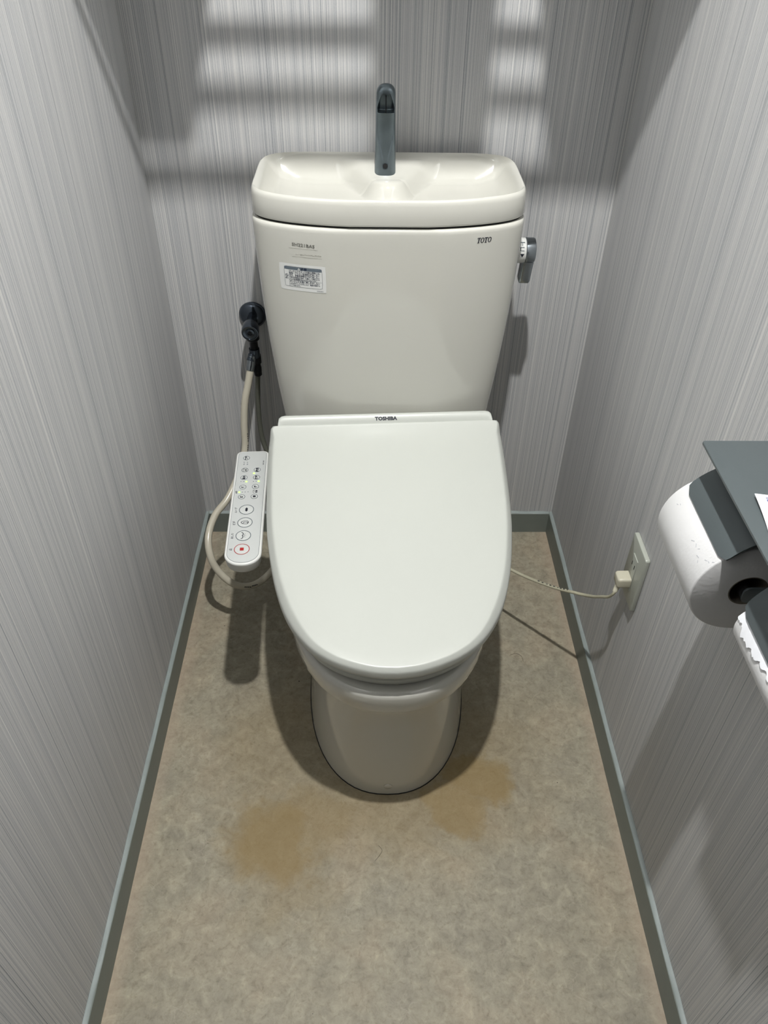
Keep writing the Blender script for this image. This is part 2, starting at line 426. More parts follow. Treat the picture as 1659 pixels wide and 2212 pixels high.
# ------------------------------------------------------------------ toilet: bowl, tank, tank lid with hand basin, faucet, lever
CX = 0.0085
toilet = thing('toilet', 'ivory ceramic toilet with a tall tank, hand basin lid and spout against the back wall', 'toilet', (CX, -0.42, 0))
def bowl_ring(z, a, f, yw=-0.45, b=-0.10, n=2.3, nb=5.0, N=72, cx=0.0095):
    pts = []
    for k in range(N):
        t = 2*PI*k/N; c, s_ = math.cos(t), math.sin(t)
        e = n if s_ < 0 else nb
        x = a*math.copysign(abs(c)**(2/e), c)
        y = yw + (yw-f)*math.copysign(abs(s_)**(2/e), s_) if s_ < 0 else yw + (b-yw)*abs(s_)**(2/e)
        pts.append((cx+x, y, z))
    return pts
mb = MB()
R_ = [(0.0, .149, -.7075), (0.0015, .1515, -.710), (0.06, .1475, -.7075), (0.12, .1435, -.704), (0.18, .1405, -.7015), (0.225, .1395, -.7015), (0.255, .1420, -.7075), (0.275, .1480, -.7190),
      (0.292, .1570, -.7330), (0.303, .1640, -.7420), (0.308, .1690, -.7475), (0.3110, .1742, -.7530), (0.3145, .1757, -.7548), (0.345, .1770, -.7560), (0.351, .1760, -.7550), (0.355, .1730, -.7520), (0.3565, .1690, -.7480), (0.3565, .120, -.69), (0.33, .115, -.68), (0.22, .06, -.56)]
mb.loft([bowl_ring(z, a, f, b=-0.10 if z > .2 else -0.12) for z, a, f in R_])
link('bowl', mb, 'ceramic', toilet, angle=60)
mb = MB().loft([bowl_ring(0.0003, .1528, -.7113, b=-0.12), bowl_ring(0.0011, .1526, -.7111, b=-0.12)])
link('base_joint', mb, 'dark_hole', toilet)
# round cap of the floor bolt near the foot of the bowl
mb = MB().lathe([(0.0, 0.0), (0.0078, 0.0), (0.0078, 0.0014), (0.0068, 0.0021), (0.0, 0.0024)], (0.0095, -0.7076, 0.0240), (0, -1, -0.02), 28, cap0=False, cap1=False)
mb.lathe([(0.0084, 0.0), (0.0084, 0.0009), (0.0077, 0.0009)], (0.0095, -0.7076, 0.0240), (0, -1, -0.02), 28, mat=1, cap0=False, cap1=False)
link('bolt_cap', mb, ['ceramic', 'print_faint'], toilet)

TCX = 0.006; YB = -0.025; NB = 7.0
def tank_dim(z):
    f = (z-0.44)/(0.862-0.44)
    return 0.1920+(0.2178-0.1920)*f+0.0060*math.sin(PI*max(0, min(1, f))), -0.236+(-0.2675+0.236)*f
def sup(c, e): return math.copysign(abs(c)**(2/e), c)
def tank_ring(z, inset=0.0, a=None, yf=None, N=96, e=NB, bow=0.036, yb=YB, s=1.0):
    if a is None: a, yf = tank_dim(z)
    a -= inset; yb_ = yb-inset; yf_ = yf+inset; yc = (yb_+yf_)/2; hd = (yb_-yf_)/2
    pts = []
    for k in range(N):
        t = 2*PI*(k+0.5)/N; xx = sup(math.cos(t), e); v = sup(math.sin(t), e)
        y = yc + v*hd + (bow*xx*xx*(-v) if v < 0 else 0)
        pts.append((TCX+a*xx*s, yc+(y-yc)*s, z))
    return pts
def y_tank(x, z):
    a, yf = tank_dim(z); xx = abs((x-TCX)/a); v = max(0.0, 1-xx**NB)**(1/NB)
    yc = (YB+yf)/2; hd = (YB-yf)/2
    return yc - v*hd + 0.036*xx*xx*v
mb = MB()
rings = [tank_ring(0.400, 0.03), tank_ring(0.404, 0.012), tank_ring(0.415, 0.003)]
rings += [tank_ring(0.43+0.4145*k/24) for k in range(25)]
rings += [tank_ring(0.8482, 0.0003), tank_ring(0.8512, 0.0013), tank_ring(0.8529, 0.004), tank_ring(0.8532, 0.012), tank_ring(0.80, 0.016)]
mb.loft(rings)
tank = link('tank', mb, 'ceramic', toilet, angle=60)
# dark seam under the tank lid
mb = MB().loft([tank_ring(0.8520, 0.0062), tank_ring(0.8572, 0.0062)], cap0=False, cap1=False)
link('seam', mb, 'dark_hole', tank)

# tank lid with sunken hand basin and raised foot for the spout
ZT = 0.8965; LA, LYF, LYB = 0.2172, -0.265, -0.020
def lid_ring(z, inset=0.0, s=1.0):
    return tank_ring(z, inset, LA, LYF, e=6.5, bow=0.036, yb=LYB, s=s, N=200)
def basin_z(x, y):
    xr = x-TCX
    dl = LA-abs(xr)
    xx = min(1.0, abs(xr)/LA)
    yfr = LYF+0.036*xx*xx
    df = y-yfr; db = LYB-y
    d = sstep(0.006, 0.075, dl)*0.35+sstep(0.006, 0.035, dl)*0.65
    d *= sstep(0.008, 0.034, df)*(sstep(0.005, 0.042, db)*0.85+sstep(0.02, 0.10, db)*0.15)
    z = ZT-0.046*d-0.0015*sstep(0.002, 0.01, min(dl, df, db))
    # spout foot: wide at the back, narrowing to a rounded nose
    t = (-0.040-y)/0.066
    wdt = 0.064-0.040*max(0.0, min(1.0, t))**0.9
    d1 = abs(xr)-wdt if y > -0.104 else 1.0
    d2 = math.hypot(xr, -0.097-y)-0.0235
    m = 1-sstep(-0.002, 0.024, min(d1, d2))
    m *= sstep(0.004, 0.011, db)
    zp = ZT-0.0085-0.011*sstep(0.0, 1.0, t)
    return z + m*max(0, (zp-z))
mb = MB()
rings = [lid_ring(0.8562, 0.010), lid_ring(0.8562, 0.0042), lid_ring(0.8572, 0.0012), lid_ring(0.860, 0.0), lid_ring(0.888, 0.0012), lid_ring(0.8925, 0.0020), lid_ring(0.8952, 0.0036), lid_ring(0.8963, 0.0055)]
n_in = 84
for k in range(n_in):
    s_ = 1-(k+0.3)/n_in
    r = lid_ring(0, 0.0065, s_)
    rings.append([(x, y, basin_z(x, y)) for x, y, _ in r])
mb.loft(rings, cap0=False)
lid = link('tank_lid', mb, 'ceramic', toilet, angle=70)

# spout: hooded metal blade with a scooped mouth at the top and a groove down the front
FX, FY = 0.0015, -0.076
mb = MB(); rings = []; NZ = 150
for k in range(NZ+1):
    t = k/NZ
    if t < 0.86:
        z = 0.872+(1.000-0.872)*t/0.86; hwid = 0.0178-0.0026*t/0.86; sh = 1.0
    else:
        q = (t-0.86)/0.14*PI/2; z = 1.000+0.0145*math.sin(q); sh = max(0.02, math.cos(q)); hwid = 0.0152*sh**0.8
    h = (z-0.872)/0.142
    dep = (0.016-0.0045*h)*(1 if t < 0.86 else max(0.05, sh))
    yc = FY + 0.006*h - 0.010*sstep(0.55, 1.0, h)
    ring = []
    for i in range(112):
        a = 2*PI*(i+0.5)/112
        x = hwid*sup(math.cos(a), 3.2); v = math.sin(a)
        y = yc + dep*sup(v, 2.6)
        if v < 0:
            ax = abs(x)
            hh = (z-0.872)
            # mouth
            top = 0.1290-3.2*max(0, ax-0.005)**1.5*8
            mw = (1-sstep(0.0122, 0.0134, ax))*sstep(0.1015, 0.1035, hh)*(1-sstep(top-0.002, top+0.001, hh))
            y += 0.0125*mw
            # groove towards the foot
            gw = 0.0045+0.0085*sstep(0.02, 0.075, hh)
            y += 0.0016*(1-sstep(gw-0.002, gw+0.001, ax))*sstep(0.016, 0.022, hh)*(1-sstep(0.055, 0.085, hh))
        ring.append((FX+x, y, z))
    rings.append(ring)
mb.loft(rings)
fau = link('spout', mb, 'faucet_metal', toilet, angle=50)
mb = MB().rbox((FX, FY-0.0115, 0.872+0.1145), (0.0016, 0.010, 0.024), 0.0004, 0.0003)
link('mouth_fin', mb, 'valve_dark', fau)
mb = MB().lathe([(0.0, 0.0), (0.0038, 0.0), (0.0038, 0.0020), (0.0, 0.0020)], (FX, FY-0.0138, 0.872+0.0215), (0, -1, 0.1), 3 * 6, cap0=False, cap1=False)
link('drain_hole', mb, 'dark_hole', fau)

# flush lever on the right side of the tank
LY, LZ = -0.125, 0.7665
xs = TCX + tank_dim(LZ)[0]
mb = MB().lathe([(0.0, -0.004), (0.0225, -0.004), (0.0225, 0.0), (0.0208, 0.022), (0.0208, 0.024), (0.0, 0.024)], (xs-0.002, LY, LZ), (1, 0, 0), 40, cap0=False, cap1=False)
# marks on the dial: pointer triangle and two strokes
def dial(phi, x, r=0.0216): return (xs-0.002+x, LY-r*math.cos(phi), LZ+r*math.sin(phi))
mb.add([dial(0.10, .0135), dial(0.10, .0205), dial(-0.20, .0170)], [(0, 1, 2)], 1)
for p0, p1, x0, x1 in ((1.05, 0.98, .012, .021), (0.98, 0.72, .0165, .0175), (0.62, 0.57, .0130, .0200), (0.57, 0.32, .0130, .0142), (0.36, 0.32, .0130, .0200)):
    mb.add([dial(p0, x0), dial(p0, x1), dial(p1, x1), dial(p1, x0)], [(0, 1, 2, 3)], 2)
lev = link('flush_lever', mb, ['plastic_panel', 'print_dark', 'print_grey'], toilet)
xh = xs+0.022
mb = MB().lathe([(0.0, 0.0), (0.0195, 0.0), (0.0215, 0.0012), (0.0215, 0.0145), (0.0205, 0.0165), (0.017, 0.0178), (0.0, 0.0180)], (xh, LY, LZ), (1, 0, 0), 40, cap0=False, cap1=False)
link('hub', mb, 'chrome_dull', lev)
mb = MB(); rings = []
for k in range(13):
    t = k/12; z = LZ-0.010-0.0455*t
    hy = 0.0135-0.002*t; x0 = xh-0.0025-0.0030*t; x1 = xh+0.0176-0.0035*t
    if k == 12: hy -= 0.0012; x0 += 0.0012; x1 -= 0.0012
    ring = []
    for i in range(24):
        a = 2*PI*(i+.5)/24
        ring.append(((x0+x1)/2+(x1-x0)/2*sup(math.cos(a), 10), LY+hy*sup(math.sin(a), 10), z))
    rings.append(ring)
mb.loft(rings); link('handle', mb, 'chrome_dull', lev)

# lettering and labels on the tank front
def on_tank(cx, cz, lift=0.0004, rot=0.0):
    c, s_ = math.cos(rot), math.sin(rot)
    def fn(u, v):
        x = cx+u*c-v*s_; z = cz+u*s_+v*c
        return (x, y_tank(x, z)-lift, z)
    return fn
mb = MB()
def quad(mb, fn, u0, u1, v0, v1, sl=0.12):
    mb.add([fn(u0+sl*v0, v0), fn(u1+sl*v0, v0), fn(u1+sl*v1, v1), fn(u0+sl*v1, v1)], [(0, 1, 2, 3)])
for k in range(4):
    fn = on_tank(0.1545+(-0.0087+0.0058*k), 0.8332)
    if k % 2 == 0:
        quad(mb, fn, -.0027, .0027, .0032, .0043); quad(mb, fn, -.0027, -.0021, .0018, .0033); quad(mb, fn, .0021, .0027, .0018, .0033)
        quad(mb, fn, -.0008, .0008, -.0042, .0033); quad(mb, fn, -.0018, .0018, -.0043, -.0035)
    else:
        v = []
        for i in range(29):
            a_ = 2*PI*i/28; c, q = math.cos(a_), math.sin(a_)
            v += [fn(.0029*c+.12*.0043*q, .0043*q), fn(.0015*c+.12*.0034*q, .0034*q)]
        mb.add(v, [(2*i, 2*i+1, 2*i+3, 2*i+2) for i in range(28)])
link('brand_lettering', mb, 'print_dark', tank, smooth=False)
def patch(mb, fn, w, h, r=0.0, mat=0, nx=14, nz=4):
    """rectangle laid on the curved front, corners cut round"""
    v = []; f = []
    for j in range(nz+1):
        for i in range(nx+1):
            u = -w/2+w*i/nx; q = -h/2+h*j/nz
            if r:
                ex = max(0, abs(u)-(w/2-r)); ez = max(0, abs(q)-(h/2-r))
                L_ = math.hypot(ex, ez)
                if L_ > r: u -= math.copysign(ex*(1-r/L_), u); q -= math.copysign(ez*(1-r/L_), q)
            v.append(fn(u, q))
    for j in range(nz):
        for i in range(nx):
            a = j*(nx+1)+i; f.append((a, a+1, a+nx+2, a+nx+1))
    mb.add(v, f, mat)
# model label
fn = on_tank(-0.1275, 0.8218, 0.0003, -0.01)
mb = MB(); 
def line_on(mb, fn, x0, x1, z, th, mat):
    n = 8
    v = []
    for i in range(n+1):
        u = x0+(x1-x0)*i/n; v += [fn(u, z-th/2), fn(u, z+th/2)]
    mb.add(v, [(2*i, 2*i+2, 2*i+3, 2*i+1) for i in range(n)], mat)
mb.text('SH221BAS', 0.0074, on_tank(-0.1275, 0.8238, 0.0004, -0.03), 0, width=0.036, bold=0.02)
line_on(mb, on_tank(-0.1275, 0.8165, 0.0003), -0.0235, 0.0225, 0.0010, 0.0004, 1)
link('model_lettering', mb, ['print_faint', 'print_fainter'], tank, smooth=False)
mb = MB()
for k in range(26):
    u0 = -0.0200+0.0016*k; q0 = random.uniform(-.0012, .0002)
    line_on(mb, on_tank(-0.1205, 0.8078, 0.0004), u0, u0+random.uniform(.0008, .0015), q0+0.0008, random.uniform(.0004, .0012), 0)
line_on(mb, on_tank(-0.1225, 0.8038, 0.0003), -0.0235, 0.0235, 0.0, 0.0004, 0)
link('faint_lettering', mb, 'print_fainter', tank, smooth=False)
# white caution sticker
SX, SZ = -0.1315, 0.7675; SW, SH_ = 0.0755, 0.0465; ROT = 0.0
mb = MB()
patch(mb, on_tank(SX, SZ, 0.0003, ROT), SW, SH_, 0.002, 0)
F = lambda lift, dx=0, dz=0: on_tank(SX+dx, SZ+dz, lift, ROT)
IW, IH = 0.0620, 0.0355
patch(mb, F(0.0005, 0.001, 0.0010), IW, IH, 0.003, 2)
patch(mb, F(0.00065, 0.001, 0.0010), IW-0.0010, IH-0.0010, 0.0026, 0)
patch(mb, F(0.0007, 0.001, 0.0010+IH/2-0.0032), IW-0.0010, 0.0052, 0.0010, 1, nz=2)
mb.text('注意', 0.0052, F(0.0009, 0.0022, 0.0010+IH/2-0.0032), 3, bold=0.03)
mb.add([F(0.0009, -0.0055, 0.0156)(-.0022, -.0019), F(0.0009, -0.0055, 0.0156)(.0022, -.0019), F(0.0009, -0.0055, 0.0156)(0, .0021)], [(0, 1, 2)], 0)
mb.add([F(0.00105, -0.0055, 0.0156)(-.0003, -.0012), F(0.00105, -0.0055, 0.0156)(.0003, -.0012), F(0.00105, -0.0055, 0.0156)(0.0003, .0010), F(0.00105, -0.0055, 0.0156)(-0.0003, .0010)], [(0, 1, 2, 3)], 1)
xl = -0.0215
for i, (txt, sz, z, wd) in enumerate((('タンクふたやタンク内部の掃除には、', .0040, .0108, .0500), ('酸性・アルカリ性洗剤は使用しない', .0040, .0071, .0490), ('また、芳香洗浄剤などを使用しない', .0040, .0033, .0490),
        ('内部の機能部品を傷め、水漏れして家財などを', .0029, -.0001, .0490), ('ぬらす財産損害発生のおそれがあります。', .0029, -.0032, .0440),
        ('タンクふたを強く押し引きしない', .0042, -.0071, .0490), ('ふたが落下してけがをしたり、陶器を破損する', .0029, -.0108, .0490), ('ことがあります。', .0029, -.0140, .0170))):
    mb.text(txt, sz, F(0.0009, xl, z), 3, align='LEFT', width=wd, bold=0.018)
line_on(mb, F(0.0008), -0.0225, 0.0310, -0.0048, 0.0003, 2)
for k in range(12):
    z0 = -0.0160+0.0285*k/12
    mb.add([F(0.0008)(-.0226, z0), F(0.0008)(-.0223, z0), F(0.0008)(-.0223, z0+.0024), F(0.0008)(-.0226, z0+.0024)], [(0, 1, 2, 3)], 2)
fc = F(0.0009, -0.0260, 0.0025)
v = []
for k in range(25):
    a = 2*PI*k/24; v += [fc(.0020*math.cos(a), .0020*math.sin(a)), fc(.0026*math.cos(a), .0026*math.sin(a))]
mb.add(v, [(2*k, 2*k+1, 2*k+3, 2*k+2) for k in range(24)], 3)
mb.add([fc(-.0016, .0011), fc(-.0011, .0016), fc(.0016, -.0011), fc(.0011, -.0016)], [(0, 1, 2, 3)], 3)
mb.text('禁止', 0.0026, F(0.0009, -0.0260, -0.0022), 3, bold=0.02)
mb.text('H0418XS', 0.0024, F(0.0008, 0.0275, -0.0203), 3, width=0.0105)
link('caution_sticker', mb, ['sticker_white', 'sticker_band', 'print_grey', 'print_navy'], tank, smooth=False)

# ------------------------------------------------------------------ electric bidet seat, set slightly askew
TH = math.radians(3.0)
seat = thing('electric_bidet', 'white electric bidet seat with closed lid and side control panel', 'bidet seat', (0.005, -0.255, 0.357), TH, local=True)
Z0 = 0.357
def smooth_hw(tab, y):
    for i in range(len(tab)-1):
        if tab[i][0] >= y >= tab[i+1][0]:
            t = (tab[i][0]-y)/(tab[i][0]-tab[i+1][0]); return tab[i][1]*(1-t)+tab[i+1][1]*t
    return 0
# half outline of the lid (local y runs to minus at the front)
HALF = [(-0.0095, 0.1500), (-0.0095, 0.1985), (-0.0115, 0.2055), (-0.0180, 0.2085), (-0.05, 0.2110), (-0.12, 0.2095), (-0.205, 0.2050), (-0.265, 0.1980), (-0.32, 0.1880), (-0.36, 0.1772), (-0.395, 0.1640), (-0.425, 0.1475), (-0.450, 0.1290), (-0.468, 0.1090), (-0.482, 0.0860), (-0.493, 0.0590), (-0.5005, 0.0300), (-0.5030, 0.0)]
def lid_outline(scale_in=0.0, N=24):
    P = spline([(x, y, 0) for y, x in HALF], 5)
    P = P[::1]
    pts = [(p.x, p.y) for p in P]
    full = pts[:-1] + [(0, pts[-1][1])] + [(-x, y) for x, y in reversed(pts[:-1])]
    # inward normals
    out = []; n = len(full)
    for i in range(n):
        a = full[i-1]; c = full[(i+1) % n]
        tx, ty = c[0]-a[0], c[1]-a[1]; l = math.hypot(tx, ty) or 1
        nx, ny = ty/l, -tx/l       # orientation: right -> front -> left, inward checked below
        cx_, cy_ = full[i]
        if (nx*(0-cx_)+ny*(-0.22-cy_)) < 0: nx, ny = -nx, -ny
        out.append((cx_+nx*scale_in, cy_+ny*scale_in))
    return out
def lid_z(y): return 0.4185+0.150*(y+0.503)+0.0135*math.exp(-max(0.0, -0.0095-y)/0.022)      # height of the lid's top face
def skew(x, y): return x+0.027*y
def lid_k(y): return (1-0.55*sstep(-0.38, -0.50, y))*(0.45+0.55*sstep(-0.010, -0.030, y))
def lring(ins_abs, ins_k, up_k, low):
    """one ring of the lid: ins_k and up_k run 0..1 over the sloped shoulder, low drops below the lip"""
    r = []
    for x0, y0 in lid_outline(0.0):
        k = lid_k(y0); d = ins_abs+0.0125*k*ins_k
        x = x0*(1-d/0.21); y = -0.255+(y0+0.255)*(1-d/0.248)
        r.append((skew(x, y), y, lid_z(y0)+(lid_z(y)-lid_z(y0))*min(1, ins_k)-0.0145*k*(1-up_k)-low-Z0))
    return r
def dome(x, y): return 0.004*max(0.0, 1-(x/0.205)**2)*max(0.0, 1-((y+0.255)/0.25)**2)
rings = [lring(0.006, 0, 0, 0.0145), lring(0.0014, 0, 0, 0.0143), lring(0.0003, 0, 0, 0.0132), lring(0.0, 0, 0, 0.0100), lring(0.0, 0, 0, 0.0030), lring(0.0, 0.05, 0.06, 0.0006), lring(0.0, 0.18, 0.24, 0), lring(0.0, 0.45, 0.55, 0),
         lring(0.0, 0.68, 0.80, 0), lring(0.0, 0.84, 0.925, 0), lring(0.0, 1.0, 0.985, 0), lring(0.0, 1.18, 1.0, 0)]
base = lring(0.0, 1.45, 1.0, 0)
rings.append([(x, y, lid_z(y)+dome(x, y)*0.5-Z0) for x, y, z in base])
for k in range(1, 22):
    s_ = 1-k/21*0.985; r = []
    for x, y, _ in base:
        X = x*s_; Y = -0.24+(y+0.24)*s_
        r.append((X, Y, lid_z(Y)+dome(X, Y)-Z0))
    rings.append(r)
rings = [r[::-1] for r in rings]
mb = MB().loft(rings)
link('lid', mb, 'plastic_white', seat, angle=50)
# housing behind the lid with a rounded top edge
mb = MB(); rings = []
prof = [(0.0105, 0.362), (0.0125, 0.40), (0.0120, 0.48), (0.0105, 0.5000), (0.0070, 0.5100), (0.0030, 0.5135), (-0.0005, 0.5138), (-0.0030, 0.5122), (-0.0105, 0.5045), (-0.0150, 0.4900), (-0.030, 0.478), (-0.070, 0.470), (-0.078, 0.46), (-0.078, 0.362)]
for sx, ins in [(-0.1945, 0.010), (-0.1925, 0.0035), (-0.188, 0.0008), (-0.182, 0.0), (-0.1, 0), (0.0, 0), (0.1, 0), (0.182, 0.0), (0.188, 0.0008), (0.1925, 0.0035), (0.1945, 0.010)]:
    rings.append([(sx, y - (ins if y > -0.03 else -ins), max(0.362, z-ins*0.9)-Z0) for y, z in prof])
mb.loft(rings)
hou = link('rear_housing', mb, 'plastic_white', seat, angle=60)
mb = MB().text('TOSHIBA', 0.0088, lambda u, v: (0.0003+u, -0.0064+v*0.70-0.0004, 0.5087+v*0.714+0.0004-Z0), 0, width=0.0405, bold=0.05)
link('brand_lettering', mb, 'print_dark', hou, smooth=False)
# seat ring under the lid
def seat_ring(inset, z, sc=1.0):
    r = lid_outline(inset)
    return [(skew(x*sc, -0.24+(y+0.24)*sc), -0.24+(y+0.24)*sc, z+0.05*(-0.24+(y+0.24)*sc+0.5)*0.9-Z0) for x, y in r][::-1]
mb = MB()
rings = [seat_ring(0.030, 0.3620), seat_ring(0.020, 0.3620), seat_ring(0.0165, 0.3650), seat_ring(0.016, 0.3740), seat_ring(0.020, 0.381), seat_ring(0.030, 0.384), seat_ring(0.03, 0.384, .64), seat_ring(0.03, 0.3620, .64)]
n = len(rings[0]); mb.loft(rings + [rings[0]], cap0=False, cap1=False)
link('seat_ring', mb, 'plastic_white', seat, angle=50)

# control panel
PX = -0.2480; PZ = 0.4250
def panel_out(inset, hw=0.0302, yb=0.0200, yf=-0.2845, rb=0.011, rf=0.0290):
    hw -= inset; yb -= inset; yf += inset; rb = max(rb-inset, 0.001); rf = max(rf-inset, 0.001); pts = []
    for cx_, cy_, r, a0 in ((hw-rb, yb-rb, rb, 0), (-hw+rb, yb-rb, rb, 90), (-hw+rf, yf+rf*0.93, rf, 180), (hw-rf, yf+rf*0.93, rf, 270)):
        for k in range(11):
            a = math.radians(a0+90*k/10)
            sy = 1.0 if a0 < 180 else 0.93
            pts.append((PX+cx_+r*math.cos(a), cy_+r*math.sin(a)*sy))
    return pts
def pring(inset, z): return [(x, y, z-Z0) for x, y in panel_out(inset)]
mb = MB().loft([pring(0.0045, PZ-0.0215), pring(0.0032, PZ-0.0205), pring(0.0022, PZ-0.018), pring(0.0003, PZ-0.0045), pring(0.0, PZ-0.0030), pring(0.0005, PZ-0.0012), pring(0.0016, PZ-0.0002), pring(0.003, PZ)])
# bracket joining the panel to the housing
mb.rbox((-0.205, -0.015, PZ-0.012-Z0), (0.052, 0.06, 0.016), 0.004, 0.002)
pan = link('control_panel', mb, 'plastic_panel', seat, angle=50)
def mring(inset, z): return [(x, y, z-Z0) for x, y in panel_out(inset)]
mb = MB().loft([mring(0.0046, PZ), mring(0.0046, PZ+0.0003), mring(0.0050, PZ+0.0004)], mat=0)
q = [mring(0.0043, PZ+0.00025), mring(0.0047, PZ+0.00025)]
link('membrane', mb, 'membrane', pan, angle=30)
mb = MB().loft([mring(0.0041, PZ+0.00015), mring(0.00465, PZ+0.00032)], cap0=False, cap1=False)
link('membrane_edge', mb, 'print_grey', pan)
ZP = PZ+0.0004-Z0
def up(x, y, lift=0.0):            # lettering that reads along the panel, away from the viewer
    return lambda u, v: (x-v, y+u, ZP+lift)
def ring_flat(mb, x, y, r0, r1, z, mat, n=40):
    v = []
    for k in range(n):
        a = 2*PI*k/n; v += [(x+r0*math.cos(a), y+r0*math.sin(a), z), (x+r1*math.cos(a), y+r1*math.sin(a), z)]
    mb.add(v, [(2*k, 2*k+1, (2*k+3) % (2*n), (2*k+2) % (2*n)) for k in range(n)], mat)
def stroke(mb, pts, wd, fn, mat, sub=5):
    P = spline([(a, b, 0) for a, b in pts], sub); v = []
    for i, p in enumerate(P):
        t = (P[min(i+1, len(P)-1)]-P[max(i-1, 0)]).normalized(); nx, ny = -t.y, t.x
        v += [fn(p.x+nx*wd/2, p.y+ny*wd/2), fn(p.x-nx*wd/2, p.y-ny*wd/2)]
    mb.add(v, [(2*i, 2*i+2, 2*i+3, 2*i+1) for i in range(len(P)-1)], mat)
def button(x, y, r, icon, ringmat='print_grey', label=None):
    mb = MB().lathe([(r, 0.0), (r, 0.0003), (r-0.0006, 0.00045), (0.0, 0.0005)], (x, y, ZP-0.0001), (0, 0, 1), 40, cap0=False, cap1=False)
    big = r > 0.009
    ring_flat(mb, x, y, r-(0.0010 if big else 0.0007), r+0.0001, ZP+0.00052, 1)
    top = lambda u, v: (x-v, y+u, ZP+0.0006)
    if isinstance(icon, str):
        if len(icon) > 2:
            a, b = icon.split('|')
            mb.text(a, 0.0036, lambda u, v: top(u, v+0.0022), 2, bold=0.02); mb.text(b, 0.0036, lambda u, v: top(u, v-0.0022), 2, bold=0.04)
        else:
            mb.text(icon, 0.0054, top, 2, bold=0.045)
    else: icon(mb, top)
    o = link('button', mb, ['button_face', ringmat, 'print_red' if ringmat == 'print_red' else 'print_dark'], pan, angle=30)
    if label: o['label'] = label
    return o
rs = 0.0061; rbg = 0.0126
for x, y, t in ((-.2589, -.0029, '節電'), (-.2593, -.0392, 'ノズル|掃除'), (-.2369, -.0395, '脱臭'), (-.2595, -.0614, '温水'), (-.2370, -.0617, '便座'), (-.2596, -.0887, '強'), (-.2374, -.0882, '後'), (-.2599, -.1159, '弱'), (-.2378, -.1158, '前')):
    button(x, y, rs, t)
def ic_move(mb, f):
    for sg in (-1, 1):
        mb.add([f(sg*.0012, -.0030), f(sg*.0012, .0030), f(sg*.0056, 0)], [(0, 1, 2)], 2)
    mb.add([f(-.0020, -.0017), f(.0020, -.0017), f(.0020, .0017), f(-.0020, .0017)], [(0, 1, 2, 3)], 2)
def ic_bidet(mb, f):
    # a reclining seat outline with a jet
    stroke(mb, [(-.0050, -.0038), (-.0018, -.0056), (.0030, -.0050), (.0048, -.0020), (.0040, .0030), (.0022, .0058), (-.0010, .0062), (-.0032, .0045), (-.0046, .0010), (-.0050, -.0038)], 0.0011, lambda u, v: f(u*.8, v), 2)
    stroke(mb, [(-.0044, .0034), (-.0018, .0030), (.0006, .0008), (.0012, -.0020), (-.0006, -.0040), (-.0030, -.0044)], 0.0011, lambda u, v: f(u*.8, v), 2)
def ic_rear(mb, f):
    for sg in (-1, 1):
        stroke(mb, [(sg*.0078, .0036), (sg*.0062, .0012), (sg*.0040, .0004), (sg*.0014, .0008), (sg*.0, .0022)], 0.0012, f, 2)
        stroke(mb, [(sg*.0004, -.0012), (sg*.0026, -.0016), (sg*.0048, -.0034)], 0.0005, f, 1)
    stroke(mb, [(0, -.0014), (0, -.0046)], 0.0005, f, 1)
def ic_stop(mb, f):
    mb.add([f(-.0034, -.0032), f(.0034, -.0032), f(.0034, .0032), f(-.0034, .0032)], [(0, 1, 2, 3)], 2)
button(-.2490, -.1508, rbg, ic_move, label='large round button with a double arrow')
button(-.2494, -.1841, rbg, ic_bidet, label='large round button with a looping outline icon')
button(-.2499, -.2169, rbg, ic_rear, label='large round button with a curved spray icon')
button(-.2501, -.2496, rbg, ic_stop, 'print_red', label='red ringed stop button with a red square')
for x, y, t, sz in ((-.2672, -.1510, 'ムーブ', .0046), (-.2676, -.1845, 'ビデ', .0052), (-.2681, -.2169, 'おしり', .0046), (-.2685, -.2492, '止', .0054), (-.2622, -.0187, 'モード', .0032), (-.2560, -.0190, 'モード', .0032),
                    (-.2699, -.1022, '水勢', .0040), (-.2398, -.1018, 'ノズル', .0036), (-.2350, -.1022, '位置', .0040), (-.2269, -.0182, 'SCS-T160', .0030)):
    mb = MB().text(t, sz, up(x, y, 0.0001), 0, bold=0.03)
    link('printed_label', mb, 'print_grey' if t == 'モード' else 'print_dark', pan, smooth=False)
for x, y in ((-.2422, -.0492), (-.2545, -.0729), (-.2325, -.0728), (-.2650, -.1024)):
    mb = MB().lathe([(0.0020, 0.0), (0.0017, 0.0005), (0.0, 0.0007)], (x, y, ZP), (0, 0, 1), 18, cap0=False, cap1=False)
    o = link('indicator_light', mb, 'led_green', pan); o['label'] = 'lit green indicator'
for x, y in ((-.2642, -.0725), (-.2592, -.0727), (-.2420, -.0732), (-.2371, -.0730), (-.2594, -.1024), (-.2548, -.1022), (-.2496, -.1020)):
    mb = MB().lathe([(0.0008, 0.0), (0.0007, 0.0002), (0.0, 0.0003)], (x, y, ZP), (0, 0, 1), 12, cap0=False, cap1=False)
    link('indicator_dot', mb, 'print_grey', pan)

